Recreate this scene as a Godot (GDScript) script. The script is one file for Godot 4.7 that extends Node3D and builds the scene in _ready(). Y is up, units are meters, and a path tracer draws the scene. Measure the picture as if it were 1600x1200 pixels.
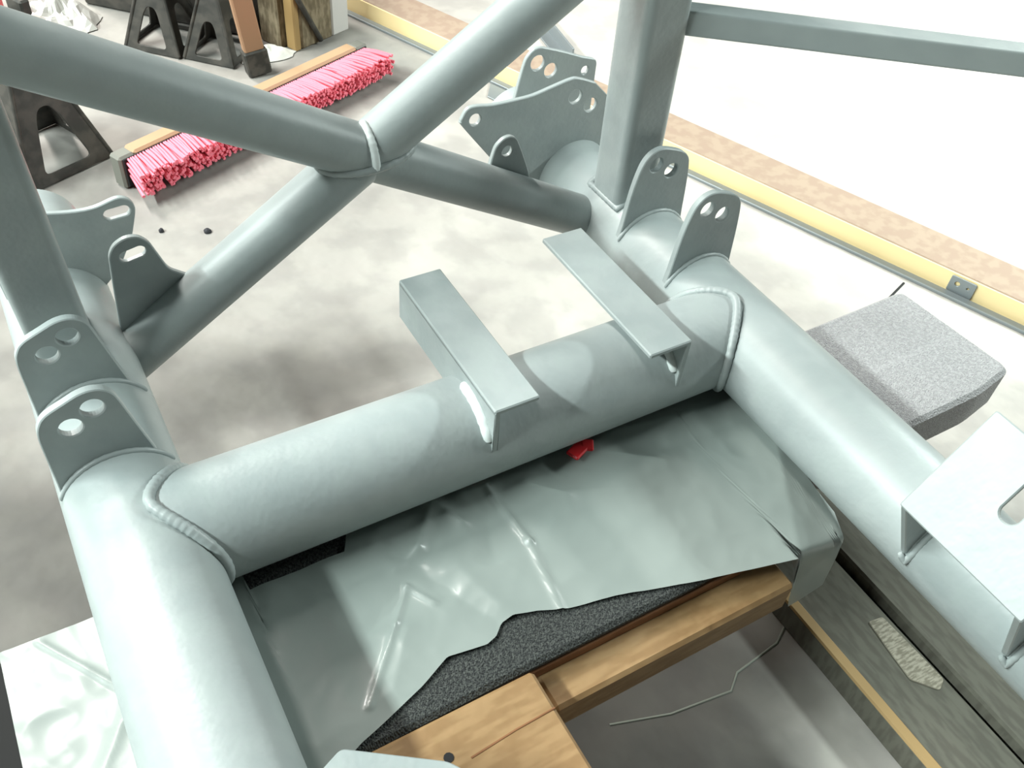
extends Node3D
# A primed tube frame resting on a carpeted wooden trestle in a workshop.
# Frame coordinates: the axis of the crossmember lies at y = 0; the floor is AXIS below it.
const AXIS := 0.30
const RAIL_L := -0.30
const RAIL_R := 0.304
const RR := 0.0492
const POST_Z := -0.2128

var mats := {}
var used_names := {}

func _ready():
	# ---------------------------------------------------------------- camera, light, exposure
	var cam := Camera3D.new(); cam.name = "camera"
	cam.transform = Transform3D(Basis(Vector3(0.86567647, 0.07616029, 0.49477658), Vector3(0.30784035, 0.69840788, -0.64611203), Vector3(-0.39476394, 0.71163618, 0.58115005)).orthonormalized(), Vector3(-0.29790649, 0.63561878 + AXIS, 0.48846876))
	cam.fov = rad_to_deg(2.0 * atan(600.0 / 1446.161))
	cam.near = 0.02; cam.far = 60.0; cam.current = true
	add_child(cam)
	var we := WorldEnvironment.new(); we.name = "environment"
	var env := Environment.new()
	env.background_mode = Environment.BG_COLOR
	env.background_color = Color(0.02, 0.02, 0.02)
	env.tonemap_mode = Environment.TONE_MAPPER_LINEAR
	env.tonemap_exposure = 1.0
	env.sdfgi_enabled = true; env.ssao_enabled = true; env.ssil_enabled = true
	we.environment = env; add_child(we)
	make_materials()
	var warm := Color(1.0, 0.985, 0.96); var cool := Color(0.95, 1.0, 0.985)
	ceiling_lamp(Vector3(-0.8, 2.75, -3.2), PI / 2, 1.25, 0.30, 18.0, warm, "long ceiling lamp at the back of the workshop")
	ceiling_lamp(Vector3(-0.8, 2.75, -1.6), PI / 2, 1.25, 0.30, 6.0, warm, "long dim ceiling lamp above the broom and the jack stands")
	ceiling_lamp(Vector3(2.2, 1.5, 0.05), PI / 2, 1.25, 0.30, 10.6, cool, "low hung long lamp to the right of the welded frame")
	ceiling_lamp(Vector3(-3.1, 3.0, -0.2), PI / 2, 1.25, 0.30, 26.0, cool, "long bright lamp far to the left, the nearer of two in a row")
	ceiling_lamp(Vector3(-3.1, 3.0, -1.6), PI / 2, 1.25, 0.30, 24.0, cool, "long bright lamp far to the left, the farther of two in a row")
	# ---------------------------------------------------------------- structure, then objects
	build_room()
	build_trestle()
	build_sheet()
	build_frame()
	build_timber()
	build_broom()
	build_stands()
	build_clutter()

# ==================================================================== naming
func numbered(s: String) -> String:
	var n = used_names.get(s, 0)
	used_names[s] = n + 1
	return s if n == 0 else "%s_%03d" % [s, n]

func thing(called: String, label: String, category: String, at := Vector3.ZERO, turn := 0.0, group := "") -> Node3D:
	var o := Node3D.new(); o.name = numbered(called); add_child(o)
	o.position = at; o.rotation.y = turn
	o.set_meta("label", label); o.set_meta("category", category)
	if group: o.set_meta("group", group)
	return o

func part(called: String, mesh: Mesh, m: Material, parent: Node3D, at := Vector3.ZERO) -> MeshInstance3D:
	var o := MeshInstance3D.new(); o.name = called; o.mesh = mesh; o.material_override = m
	parent.add_child(o, true); o.position = at
	return o

func solo(called: String, mesh: Mesh, m: Material, label: String, category: String, at := Vector3.ZERO, group := "") -> MeshInstance3D:
	var o := MeshInstance3D.new(); o.name = numbered(called); o.mesh = mesh; o.material_override = m
	add_child(o); o.position = at
	o.set_meta("label", label); o.set_meta("category", category)
	if group: o.set_meta("group", group)
	return o

func struct(called: String, mesh: Mesh, m: Material, label := "", at := Vector3.ZERO) -> MeshInstance3D:
	var o := MeshInstance3D.new(); o.name = called; o.mesh = mesh; o.material_override = m
	add_child(o); o.position = at
	o.set_meta("kind", "structure")
	if label: o.set_meta("label", label)
	return o

# ==================================================================== mesh helpers
func begin() -> SurfaceTool:
	var st := SurfaceTool.new(); st.begin(Mesh.PRIMITIVE_TRIANGLES); st.set_smooth_group(-1)
	return st

func done(st: SurfaceTool) -> ArrayMesh:
	st.generate_normals()
	return st.commit()

# a triangle turned so that its front looks along "out"
func tri(st: SurfaceTool, a: Vector3, b: Vector3, c: Vector3, out: Vector3):
	if (c - a).cross(b - a).dot(out) < 0.0:
		var t := b; b = c; c = t
	st.add_vertex(a); st.add_vertex(b); st.add_vertex(c)

func quad(st: SurfaceTool, a: Vector3, b: Vector3, c: Vector3, d: Vector3, out: Vector3):
	tri(st, a, b, c, out); tri(st, a, c, d, out)

# chamfered box
func add_box(st: SurfaceTool, size: Vector3, xf: Transform3D, c := 0.002):
	var h := size * 0.5
	c = minf(c, minf(h.x, minf(h.y, h.z)) * 0.9)
	var p := {}
	for sx in [-1, 1]:
		for sy in [-1, 1]:
			for sz in [-1, 1]:
				p[[sx, sy, sz]] = [xf * Vector3(sx * h.x, sy * (h.y - c), sz * (h.z - c)), xf * Vector3(sx * (h.x - c), sy * h.y, sz * (h.z - c)), xf * Vector3(sx * (h.x - c), sy * (h.y - c), sz * h.z)]
	var b := xf.basis
	st.set_smooth_group(-1)
	for s in [-1, 1]:
		quad(st, p[[s, -1, -1]][0], p[[s, 1, -1]][0], p[[s, 1, 1]][0], p[[s, -1, 1]][0], b * Vector3(s, 0, 0))
		quad(st, p[[-1, s, -1]][1], p[[1, s, -1]][1], p[[1, s, 1]][1], p[[-1, s, 1]][1], b * Vector3(0, s, 0))
		quad(st, p[[-1, -1, s]][2], p[[1, -1, s]][2], p[[1, 1, s]][2], p[[-1, 1, s]][2], b * Vector3(0, 0, s))
		for t in [-1, 1]:
			quad(st, p[[-1, s, t]][1], p[[1, s, t]][1], p[[1, s, t]][2], p[[-1, s, t]][2], b * Vector3(0, s, t))
			quad(st, p[[s, -1, t]][0], p[[s, 1, t]][0], p[[s, 1, t]][2], p[[s, -1, t]][2], b * Vector3(s, 0, t))
			quad(st, p[[s, t, -1]][0], p[[s, t, 1]][0], p[[s, t, 1]][1], p[[s, t, -1]][1], b * Vector3(s, t, 0))
	for k in p:
		tri(st, p[k][0], p[k][1], p[k][2], b * Vector3(k[0], k[1], k[2]))

func box_mesh(size: Vector3, c := 0.002, xf := Transform3D.IDENTITY) -> ArrayMesh:
	var st := begin(); add_box(st, size, xf, c); return done(st)

# a swept tube along points, smooth; radius may be an array
func add_sweep(st: SurfaceTool, pts: Array, rad, segs := 12, closed := false, caps := true):
	var n := pts.size()
	var rings := []
	var prev := Vector3.ZERO
	for i in n:
		var a: Vector3 = pts[(i - 1 + n) % n] if (closed or i > 0) else pts[0]
		var b: Vector3 = pts[(i + 1) % n] if (closed or i < n - 1) else pts[n - 1]
		var t := (b - a).normalized()
		var side: Vector3
		if prev == Vector3.ZERO:
			side = t.cross(Vector3.UP)
			if side.length() < 0.1: side = t.cross(Vector3.RIGHT)
		else:
			side = prev - t * prev.dot(t)
		side = side.normalized(); prev = side
		var up := side.cross(t)
		var r: float = rad[i] if rad is Array else rad
		var ring := []
		for k in segs:
			var an := TAU * k / segs
			ring.append([pts[i] + (side * cos(an) + up * sin(an)) * r, side * cos(an) + up * sin(an)])
		rings.append(ring)
	st.set_smooth_group(0)
	for i in (n if closed else n - 1):
		var r0 = rings[i]; var r1 = rings[(i + 1) % n]
		for k in segs:
			var k2 := (k + 1) % segs
			quad(st, r0[k][0], r0[k2][0], r1[k2][0], r1[k][0], r0[k][1] + r0[k2][1])
	if caps and not closed:
		st.set_smooth_group(-1)
		for e in [0, n - 1]:
			var o: Vector3 = (pts[0] - pts[1]) if e == 0 else (pts[n - 1] - pts[n - 2])
			for k in segs:
				tri(st, pts[e], rings[e][k][0], rings[e][(k + 1) % segs][0], o)

func tube_mesh(a: Vector3, b: Vector3, r: float, segs := 64) -> ArrayMesh:
	var st := begin(); add_sweep(st, [a, b], r, segs); return done(st)

# bumpy weld bead along points
func bead_mesh(pts: Array, r: float, closed := false, sd := 1) -> ArrayMesh:
	var rng := RandomNumberGenerator.new(); rng.seed = sd
	var fine := []; var rad := []
	var n := pts.size()
	for i in (n if closed else n - 1):
		var a: Vector3 = pts[i]; var b: Vector3 = pts[(i + 1) % n]
		var steps := maxi(1, int(a.distance_to(b) / 0.0016))
		for s in steps:
			fine.append(a.lerp(b, float(s) / steps))
			rad.append(r * (0.96 + 0.05 * sin(fine.size() * 1.9) + rng.randf_range(-0.04, 0.04)))
	if not closed:
		fine.append(pts[n - 1]); rad.append(r * 0.6); rad[0] = r * 0.6
	var st := begin(); add_sweep(st, fine, rad, 10, closed); return done(st)

# ear clipping of a simple polygon
func ears(poly: PackedVector2Array) -> PackedInt32Array:
	var idx := []
	for i in poly.size(): idx.append(i)
	var area := 0.0
	for i in poly.size():
		area += poly[i].cross(poly[(i + 1) % poly.size()])
	if area < 0: idx.reverse()
	var out := PackedInt32Array()
	var guard := 0
	while idx.size() > 3 and guard < 20000:
		guard += 1
		var best := -1; var bestq := -1.0
		var n := idx.size()
		for i in n:
			var a: Vector2 = poly[idx[(i - 1 + n) % n]]; var b: Vector2 = poly[idx[i]]; var c: Vector2 = poly[idx[(i + 1) % n]]
			var cr := (b - a).cross(c - b)
			if cr <= 1e-14: continue
			var q := cr / ((b - a).length_squared() + (c - b).length_squared() + (a - c).length_squared())
			if q <= bestq: continue
			var ok := true
			for j in n:
				var p: Vector2 = poly[idx[j]]
				if p.is_equal_approx(a) or p.is_equal_approx(b) or p.is_equal_approx(c): continue
				if (b - a).cross(p - a) >= -1e-13 and (c - b).cross(p - b) >= -1e-13 and (a - c).cross(p - c) >= -1e-13:
					ok = false; break
			if ok: best = i; bestq = q
		if best < 0: break
		out.append(idx[(best - 1 + n) % n]); out.append(idx[best]); out.append(idx[(best + 1) % n])
		idx.remove_at(best)
	if idx.size() == 3:
		out.append(idx[0]); out.append(idx[1]); out.append(idx[2])
	return out

func inset(loop: Array, d: float) -> Array:
	# loop counter-clockwise: moves inwards by d (outwards for a clockwise hole)
	var n := loop.size(); var out := []
	for i in n:
		var a: Vector2 = loop[(i - 1 + n) % n]; var b: Vector2 = loop[i]; var c: Vector2 = loop[(i + 1) % n]
		var n1 := Vector2(-(b - a).y, (b - a).x).normalized(); var n2 := Vector2(-(c - b).y, (c - b).x).normalized()
		var m := (n1 + n2)
		m = m / maxf(0.35, m.length_squared()) * 2.0 * 0.5 * 2.0 if m.length() > 0.01 else n1
		out.append(b + m.limit_length(1.6) * d)
	return out

func ccw(loop: Array) -> Array:
	var a := 0.0
	for i in loop.size():
		var p: Vector2 = loop[i]; a += p.cross(loop[(i + 1) % loop.size()])
	var l := loop.duplicate()
	if a < 0: l.reverse()
	return l

# slot or round hole: centre, radius, half slot vector
func hole(c: Vector2, r: float, half := Vector2.ZERO, n := 24) -> Array:
	var l := []
	var ax := half.normalized() if half.length() > 0 else Vector2.RIGHT
	for k in n:
		var d := ax.rotated(TAU * (k + 0.5) / n)
		l.append(c + d * r + (half if d.dot(ax) > 0 else -half))
	return l

func rounded(pts: Array, r: float, steps := 5) -> Array:
	var n := pts.size(); var out := []
	for i in n:
		var a: Vector2 = pts[(i - 1 + n) % n]; var b: Vector2 = pts[i]; var c: Vector2 = pts[(i + 1) % n]
		var q := minf(r, minf(a.distance_to(b), b.distance_to(c)) * 0.45)
		var s := b + (a - b).normalized() * q; var e := b + (c - b).normalized() * q
		for k in steps + 1:
			var t := float(k) / steps
			out.append(s.lerp(b, t).lerp(b.lerp(e, t), t))
	return out

func open_curve(pts: Array, steps := 4) -> Array:
	var out := []
	for i in pts.size() - 1:
		for k in steps:
			out.append(pts[i].cubic_interpolate(pts[i + 1], pts[maxi(i - 1, 0)], pts[mini(i + 2, pts.size() - 1)], float(k) / steps))
	out.append(pts[-1])
	return out

# plate in its own XY plane, from z = 0 back to z = -t, with holes and broken edges
func plate_mesh(outline: Array, holes: Array, t: float, bev := 0.0009) -> ArrayMesh:
	var st := begin(); add_plate(st, outline, holes, t, Transform3D.IDENTITY, bev); return done(st)

func add_plate(st: SurfaceTool, outline: Array, holes: Array, t: float, xf: Transform3D, bev := 0.0009):
	var loops := [ccw(outline)]
	for h in holes:
		var l := ccw(h); l.reverse(); loops.append(l)
	var ins := []
	for l in loops: ins.append(inset(l, bev))
	# bridge the holes into the outer loop
	var poly := []
	for p in ins[0]: poly.append(p)
	for hi in range(1, ins.size()):
		var best := [INF, 0, 0]
		for i in poly.size():
			for j in ins[hi].size():
				var dd: float = poly[i].distance_squared_to(ins[hi][j])
				if dd < best[0]: best = [dd, i, j]
		var np := []
		for i in poly.size():
			np.append(poly[i])
			if i == best[1]:
				for j in ins[hi].size() + 1: np.append(ins[hi][(best[2] + j) % ins[hi].size()])
				np.append(poly[i])
		poly = np
	var pk := PackedVector2Array(poly)
	var tr := ears(pk)
	st.set_smooth_group(-1)
	var up := xf.basis.z
	for side in [0, 1]:
		var z := 0.0 if side == 0 else -t
		for k in range(0, tr.size(), 3):
			tri(st, xf * Vector3(pk[tr[k]].x, pk[tr[k]].y, z), xf * Vector3(pk[tr[k + 1]].x, pk[tr[k + 1]].y, z), xf * Vector3(pk[tr[k + 2]].x, pk[tr[k + 2]].y, z), up if side == 0 else -up)
	for li in loops.size():
		var l: Array = loops[li]; var q: Array = ins[li]; var n := l.size()
		for i in n:
			var a: Vector2 = l[i]; var b: Vector2 = l[(i + 1) % n]; var c: Vector2 = q[i]; var d: Vector2 = q[(i + 1) % n]
			var o2 := Vector2((b - a).y, -(b - a).x).normalized()
			var o := xf.basis * Vector3(o2.x, o2.y, 0)
			quad(st, xf * Vector3(a.x, a.y, -bev), xf * Vector3(b.x, b.y, -bev), xf * Vector3(b.x, b.y, -t + bev), xf * Vector3(a.x, a.y, -t + bev), o)
			quad(st, xf * Vector3(c.x, c.y, 0), xf * Vector3(d.x, d.y, 0), xf * Vector3(b.x, b.y, -bev), xf * Vector3(a.x, a.y, -bev), o + up)
			quad(st, xf * Vector3(c.x, c.y, -t), xf * Vector3(d.x, d.y, -t), xf * Vector3(b.x, b.y, -t + bev), xf * Vector3(a.x, a.y, -t + bev), o - up)

# square-section tube with rounded corners between two points
func square_tube_mesh(a: Vector3, b: Vector3, half: float, r: float, side: Vector3) -> ArrayMesh:
	var st := begin()
	var t := (b - a).normalized(); side = (side - t * side.dot(t)).normalized(); var up := t.cross(side)
	var prof := rounded([Vector2(half, half), Vector2(-half, half), Vector2(-half, -half), Vector2(half, -half)], r, 8)
	var n := prof.size()
	for i in n:
		var p: Vector2 = prof[i]; var q: Vector2 = prof[(i + 1) % n]
		var flat := p.distance_to(q) > half * 0.5
		st.set_smooth_group(-1 if flat else 0)
		var o := side * (p.x + q.x) + up * (p.y + q.y)
		quad(st, a + side * p.x + up * p.y, a + side * q.x + up * q.y, b + side * q.x + up * q.y, b + side * p.x + up * p.y, o)
	st.set_smooth_group(-1)
	for i in n:
		var p: Vector2 = prof[i]; var q: Vector2 = prof[(i + 1) % n]
		tri(st, a, a + side * p.x + up * p.y, a + side * q.x + up * q.y, -t)
		tri(st, b, b + side * p.x + up * p.y, b + side * q.x + up * q.y, t)
	return done(st)

# ==================================================================== materials
func noise_image(size: int, sd: int, freq: float, octaves: int, c1: Color, c2: Color, lo := 0.3, hi := 0.7, stretch := Vector2.ONE) -> ImageTexture:
	var n := FastNoiseLite.new(); n.seed = sd; n.frequency = freq; n.fractal_octaves = octaves
	n.noise_type = FastNoiseLite.TYPE_SIMPLEX_SMOOTH
	var src := n.get_seamless_image(size, size)
	var data := PackedByteArray(); data.resize(size * size * 3)
	for y in size:
		for x in size:
			var v := src.get_pixel(int(x * stretch.x) % size, int(y * stretch.y) % size).r
			v = smoothstep(lo, hi, v)
			var c := c1.lerp(c2, v); var k := (y * size + x) * 3
			data[k] = int(clampf(c.r, 0, 1) * 255); data[k + 1] = int(clampf(c.g, 0, 1) * 255); data[k + 2] = int(clampf(c.b, 0, 1) * 255)
	var im := Image.create_from_data(size, size, false, Image.FORMAT_RGB8, data)
	return ImageTexture.create_from_image(im)

func bump(size: int, sd: int, freq: float, octaves: int, strength: float) -> ImageTexture:
	var n := FastNoiseLite.new(); n.seed = sd; n.frequency = freq; n.fractal_octaves = octaves
	var im := n.get_seamless_image(size, size)
	im.convert(Image.FORMAT_RGBA8); im.bump_map_to_normal_map(strength)
	return ImageTexture.create_from_image(im)

func mat(key: String, c: Color, rough := 0.6, metal := 0.0) -> StandardMaterial3D:
	var m := StandardMaterial3D.new(); m.albedo_color = c; m.roughness = rough; m.metallic = metal
	mats[key] = m
	return m

func tri_tex(m: StandardMaterial3D, tex: Texture2D, scale: Vector3, nrm: Texture2D = null, ns := 0.5):
	m.uv1_triplanar = true; m.uv1_world_triplanar = true; m.uv1_scale = scale
	if tex: m.albedo_texture = tex
	if nrm:
		m.normal_enabled = true; m.normal_texture = nrm; m.normal_scale = ns

func make_materials():
	var m := mat("primer", Color(1, 1, 1), 0.42)
	tri_tex(m, noise_image(256, 3, 0.02, 3, Color(0.615, 0.648, 0.648), Color(0.635, 0.668, 0.666)), Vector3(4, 4, 4), bump(256, 8, 0.12, 3, 2.0), 0.10)
	m = mat("weld", Color(0.86, 0.89, 0.885), 0.35)
	m = mat("concrete", Color(1, 1, 1), 0.8)
	tri_tex(m, noise_image(512, 11, 0.02, 5, Color(0.72, 0.705, 0.69), Color(0.77, 0.755, 0.735), 0.25, 0.7), Vector3(0.9, 0.9, 0.9), bump(256, 5, 0.06, 4, 2.0), 0.25)
	m.vertex_color_use_as_albedo = true
	mat("wall", Color(0.22, 0.22, 0.21), 0.9)
	mat("ceiling", Color(0.26, 0.26, 0.25), 0.95)
	m = mat("carpet", Color(1, 1, 1), 0.97)
	tri_tex(m, noise_image(256, 21, 0.16, 3, Color(0.17, 0.18, 0.18), Color(0.29, 0.30, 0.29)), Vector3(7, 7, 7), bump(256, 22, 0.3, 3, 6.0), 0.9)
	m = mat("carpet_lit", Color(1, 1, 1), 0.97)
	tri_tex(m, noise_image(256, 23, 0.10, 3, Color(0.64, 0.635, 0.64), Color(0.70, 0.695, 0.70)), Vector3(7, 7, 7), bump(256, 22, 0.3, 3, 6.0), 0.7)
	m = mat("pine", Color(1, 1, 1), 0.65)
	tri_tex(m, noise_image(256, 31, 0.03, 4, Color(0.55, 0.43, 0.285), Color(0.605, 0.485, 0.335), 0.3, 0.7, Vector2(1, 6)), Vector3(2.2, 2.2, 2.2), bump(256, 32, 0.08, 3, 2.0), 0.2)
	m = mat("pine_dark", Color(1, 1, 1), 0.7)
	tri_tex(m, noise_image(256, 33, 0.03, 4, Color(0.47, 0.31, 0.19), Color(0.54, 0.37, 0.24), 0.3, 0.7, Vector2(1, 5)), Vector3(2.2, 2.2, 2.2))
	m = mat("grey_board", Color(1, 1, 1), 0.85)
	tri_tex(m, noise_image(256, 35, 0.03, 4, Color(0.33, 0.325, 0.29), Color(0.38, 0.375, 0.335), 0.3, 0.7, Vector2(5, 1)), Vector3(2.5, 2.5, 2.5))
	m = mat("bare_wood", Color(1, 1, 1), 0.75)
	tri_tex(m, noise_image(256, 36, 0.05, 4, Color(0.46, 0.44, 0.38), Color(0.62, 0.60, 0.54), 0.3, 0.7, Vector2(1, 5)), Vector3(5, 5, 5))
	mat("yellow_edge", Color(0.62, 0.51, 0.33), 0.7)
	mat("yellow_paint", Color(0.96, 0.87, 0.66), 0.6)
	m = mat("tan_top", Color(1, 1, 1), 0.8)
	tri_tex(m, noise_image(256, 41, 0.04, 4, Color(0.60, 0.52, 0.455), Color(0.635, 0.56, 0.49)), Vector3(3, 3, 3))
	mat("galvanised", Color(0.52, 0.55, 0.56), 0.45, 0.3)
	mat("dark_hole", Color(0.10, 0.10, 0.11), 0.8)
	m = mat("sheet", Color(0.55, 0.585, 0.57), 0.4)
	m.clearcoat_enabled = true; m.clearcoat = 0.2; m.clearcoat_roughness = 0.15
	m.backlight_enabled = true; m.backlight = Color(0.25, 0.26, 0.26)
	m.cull_mode = BaseMaterial3D.CULL_DISABLED
	m = mat("stand_steel", Color(1, 1, 1), 0.5, 0.15)
	tri_tex(m, noise_image(256, 51, 0.03, 4, Color(0.20, 0.20, 0.19), Color(0.30, 0.29, 0.27)), Vector3(4, 4, 4))
	mat("bristle", Color(0.97, 0.50, 0.57), 0.8)
	m = mat("broom_wood", Color(0.66, 0.54, 0.42), 0.6)
	mat("end_grey", Color(0.45, 0.45, 0.42), 0.6)
	mat("red_paint", Color(0.85, 0.13, 0.16), 0.45)
	m = mat("plastic_film", Color(0.80, 0.80, 0.78), 0.15)
	m.cull_mode = BaseMaterial3D.CULL_DISABLED
	m = mat("rust_wood", Color(0.62, 0.48, 0.37), 0.8)
	m = mat("old_timber", Color(1, 1, 1), 0.85)
	tri_tex(m, noise_image(256, 61, 0.03, 4, Color(0.40, 0.36, 0.28), Color(0.56, 0.51, 0.42), 0.3, 0.7, Vector2(4, 1)), Vector3(3, 3, 3))
	mat("black_spot", Color(0.16, 0.16, 0.18), 0.7)
	mat("pale_line", Color(0.58, 0.60, 0.56), 0.8)
	mat("lamp_body", Color(0.85, 0.85, 0.85), 0.5)
	mat("shade_black", Color(0.09, 0.09, 0.09), 0.9)
	mat("wall_pale", Color(0.80, 0.79, 0.78), 0.8)

# ==================================================================== room
func ceiling_lamp(at: Vector3, turn: float, length: float, width: float, energy: float, color: Color, label: String):
	var o := thing("ceiling_lamp", label, "ceiling lamp", at, turn)
	part("housing", box_mesh(Vector3(length + 0.06, 0.07, width + 0.06), 0.008), mats["lamp_body"] if mats.has("lamp_body") else mat("lamp_body", Color(0.85, 0.85, 0.85), 0.5), o, Vector3(0, 0.035, 0))
	for s in [-1, 1]:
		part("rod", box_mesh(Vector3(0.012, 3.2 - at.y - 0.065, 0.012), 0.002), mats["lamp_body"], o, Vector3(s * length * 0.4, 0.065 + (3.2 - at.y - 0.065) / 2, 0))
	var g := StandardMaterial3D.new(); g.albedo_color = Color(0.9, 0.9, 0.9); g.emission_enabled = true; g.emission = color; g.emission_energy_multiplier = 1.0
	part("diffuser", box_mesh(Vector3(length, 0.012, width), 0.004), g, o, Vector3(0, -0.006, 0))
	var l := AreaLight3D.new(); l.name = "lamp_light"; l.area_size = Vector2(length, width)
	l.light_color = color; l.light_energy = energy; l.shadow_enabled = true
	l.area_range = 20.0
	o.add_child(l); l.position = Vector3(0, -0.016, 0); l.rotation = Vector3(-PI / 2, 0, 0)

func build_room():
	# floor: a slab with a finer top, stained on the left, its colour also holding light and shade
	var st := begin()
	var n := 150
	var f := FastNoiseLite.new(); f.seed = 77; f.frequency = 2.2; f.fractal_octaves = 4
	var g := FastNoiseLite.new(); g.seed = 12; g.frequency = 3.5; g.fractal_octaves = 4
	var x0 := -5.0; var x1 := 6.0; var z0 := -7.0; var z1 := 4.0
	var fx0 := -1.6; var fx1 := 2.2; var fz0 := -2.6; var fz1 := 1.2
	st.set_smooth_group(-1)
	var P := func(i, j): return Vector3(lerpf(fx0, fx1, float(i) / n), 0, lerpf(fz0, fz1, float(j) / n))
	var add := func(p: Vector3):
		# grime ground in on the left, edge ragged, darkened further for dimmer light
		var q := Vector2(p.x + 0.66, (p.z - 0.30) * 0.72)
		var grime_shade := 1.0 - smoothstep(0.38, 0.95, q.length() + 0.28 * g.get_noise_2d(p.x, p.z))
		var q2 := Vector2((p.x + 0.13) * 0.9 - (p.z + 0.40) * 0.25, (p.z + 0.40) * 2.2)  # darker smear on the floor behind the crossmember
		grime_shade = maxf(grime_shade, 0.85 * (1.0 - smoothstep(0.05, 0.30, q2.length() + 0.15 * g.get_noise_2d(p.x + 4.0, p.z))))
		var q3 := Vector2(p.x - 0.10, p.z - 0.24)  # shade beneath the trestle front, painted into the floor colour
		grime_shade = maxf(grime_shade, 0.95 * (1.0 - smoothstep(0.14, 0.27, q3.length() + 0.10 * g.get_noise_2d(p.x, p.z + 2.0))))
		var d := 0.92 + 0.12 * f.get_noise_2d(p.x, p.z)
		# grey concrete, painted paler towards the right for the stronger light there
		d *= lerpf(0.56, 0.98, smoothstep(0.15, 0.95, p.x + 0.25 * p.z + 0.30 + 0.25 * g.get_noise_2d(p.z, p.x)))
		d *= lerpf(1.0, 0.36, grime_shade)
		st.set_color(Color(d, d * 0.998, d * lerpf(0.975, 0.95, grime_shade))); st.add_vertex(p)
	for i in n:
		for j in n:
			var a: Vector3 = P.call(i, j); var b: Vector3 = P.call(i + 1, j); var c: Vector3 = P.call(i + 1, j + 1); var d: Vector3 = P.call(i, j + 1)
			add.call(a); add.call(b); add.call(c); add.call(a); add.call(c); add.call(d)
	st.set_color(Color(0.85, 0.85, 0.83))
	for r in [[x0, x1, z0, fz0], [x0, x1, fz1, z1], [x0, fx0, fz0, fz1], [fx1, x1, fz0, fz1]]:
		quad(st, Vector3(r[0], 0, r[2]), Vector3(r[1], 0, r[2]), Vector3(r[1], 0, r[3]), Vector3(r[0], 0, r[3]), Vector3.UP)
	add_box(st, Vector3(x1 - x0, 0.19, z1 - z0), Transform3D(Basis(), Vector3((x0 + x1) / 2, -0.1, (z0 + z1) / 2)), 0.002)
	var fl := struct("floor", done(st), mats["concrete"], "smooth stained concrete workshop floor")
	# hairline cracks and the saw-cut joint
	var crack := begin()
	var line := [Vector3(0.345, 0, 0.186), Vector3(0.29, 0, 0.215), Vector3(0.225, 0, 0.222), Vector3(0.205, 0, 0.236), Vector3(0.13, 0, 0.226), Vector3(0.065, 0, 0.205)]
	add_sweep(crack, line, 0.0014, 6)
	part("crack", done(crack), mats["pale_line"], fl)
	var j := begin(); add_sweep(j, [Vector3(0.934, 0.0005, -0.197), Vector3(0.845, 0.0005, -0.167)], 0.002, 6)
	part("joint", done(j), mats["dark_hole"], fl)
	var th := 0.15
	var lx := x1 - x0; var lz := z1 - z0; var mx := (x0 + x1) / 2; var mz := (z0 + z1) / 2
	struct("wall_left", box_mesh(Vector3(th, 3.2, lz + 2 * th)), mats["wall"], "plain grey workshop wall on the left", Vector3(x0 - th / 2, 1.6, mz))
	struct("wall_right", box_mesh(Vector3(th, 3.2, lz + 2 * th)), mats["wall"], "plain grey workshop wall on the right", Vector3(x1 + th / 2, 1.6, mz))
	struct("wall_back", box_mesh(Vector3(lx, 3.2, th)), mats["wall"], "plain grey workshop wall at the back", Vector3(mx, 1.6, z0 - th / 2))
	struct("wall_front", box_mesh(Vector3(lx, 3.2, th)), mats["wall"], "plain grey workshop wall behind the viewer", Vector3(mx, 1.6, z1 + th / 2))
	struct("ceiling", box_mesh(Vector3(lx + 2 * th, 0.15, lz + 2 * th)), mats["ceiling"], "plain grey workshop ceiling", Vector3(mx, 3.275, mz))

# ==================================================================== frame
func mirror(l: Array) -> Array:
	var o := []
	for p in l: o.append(Vector2(-p.x, p.y))
	return o

func shift(l: Array, d: Vector2) -> Array:
	var o := []
	for p in l: o.append(p + d)
	return o

func saddle(x: float, sgn: float) -> Array:
	# where the crossmember runs into a side rail
	var pts := []
	for k in 61:
		var a := lerpf(-2.5, 2.5, k / 60.0)
		pts.append(Vector3(x + sgn * (sqrt(pow(RR * sin(a), 2) + 0.00016) + 0.001), 0.0507 * cos(a), 0.0507 * sin(a)))
	return pts

func rail_arc(x: float, z: float, a0: float, a1: float) -> Array:
	var pts := []
	for k in 25:
		var a := lerpf(a0, a1, k / 24.0)
		pts.append(Vector3(x + RR * sin(a), RR * cos(a), z))
	return pts

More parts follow.
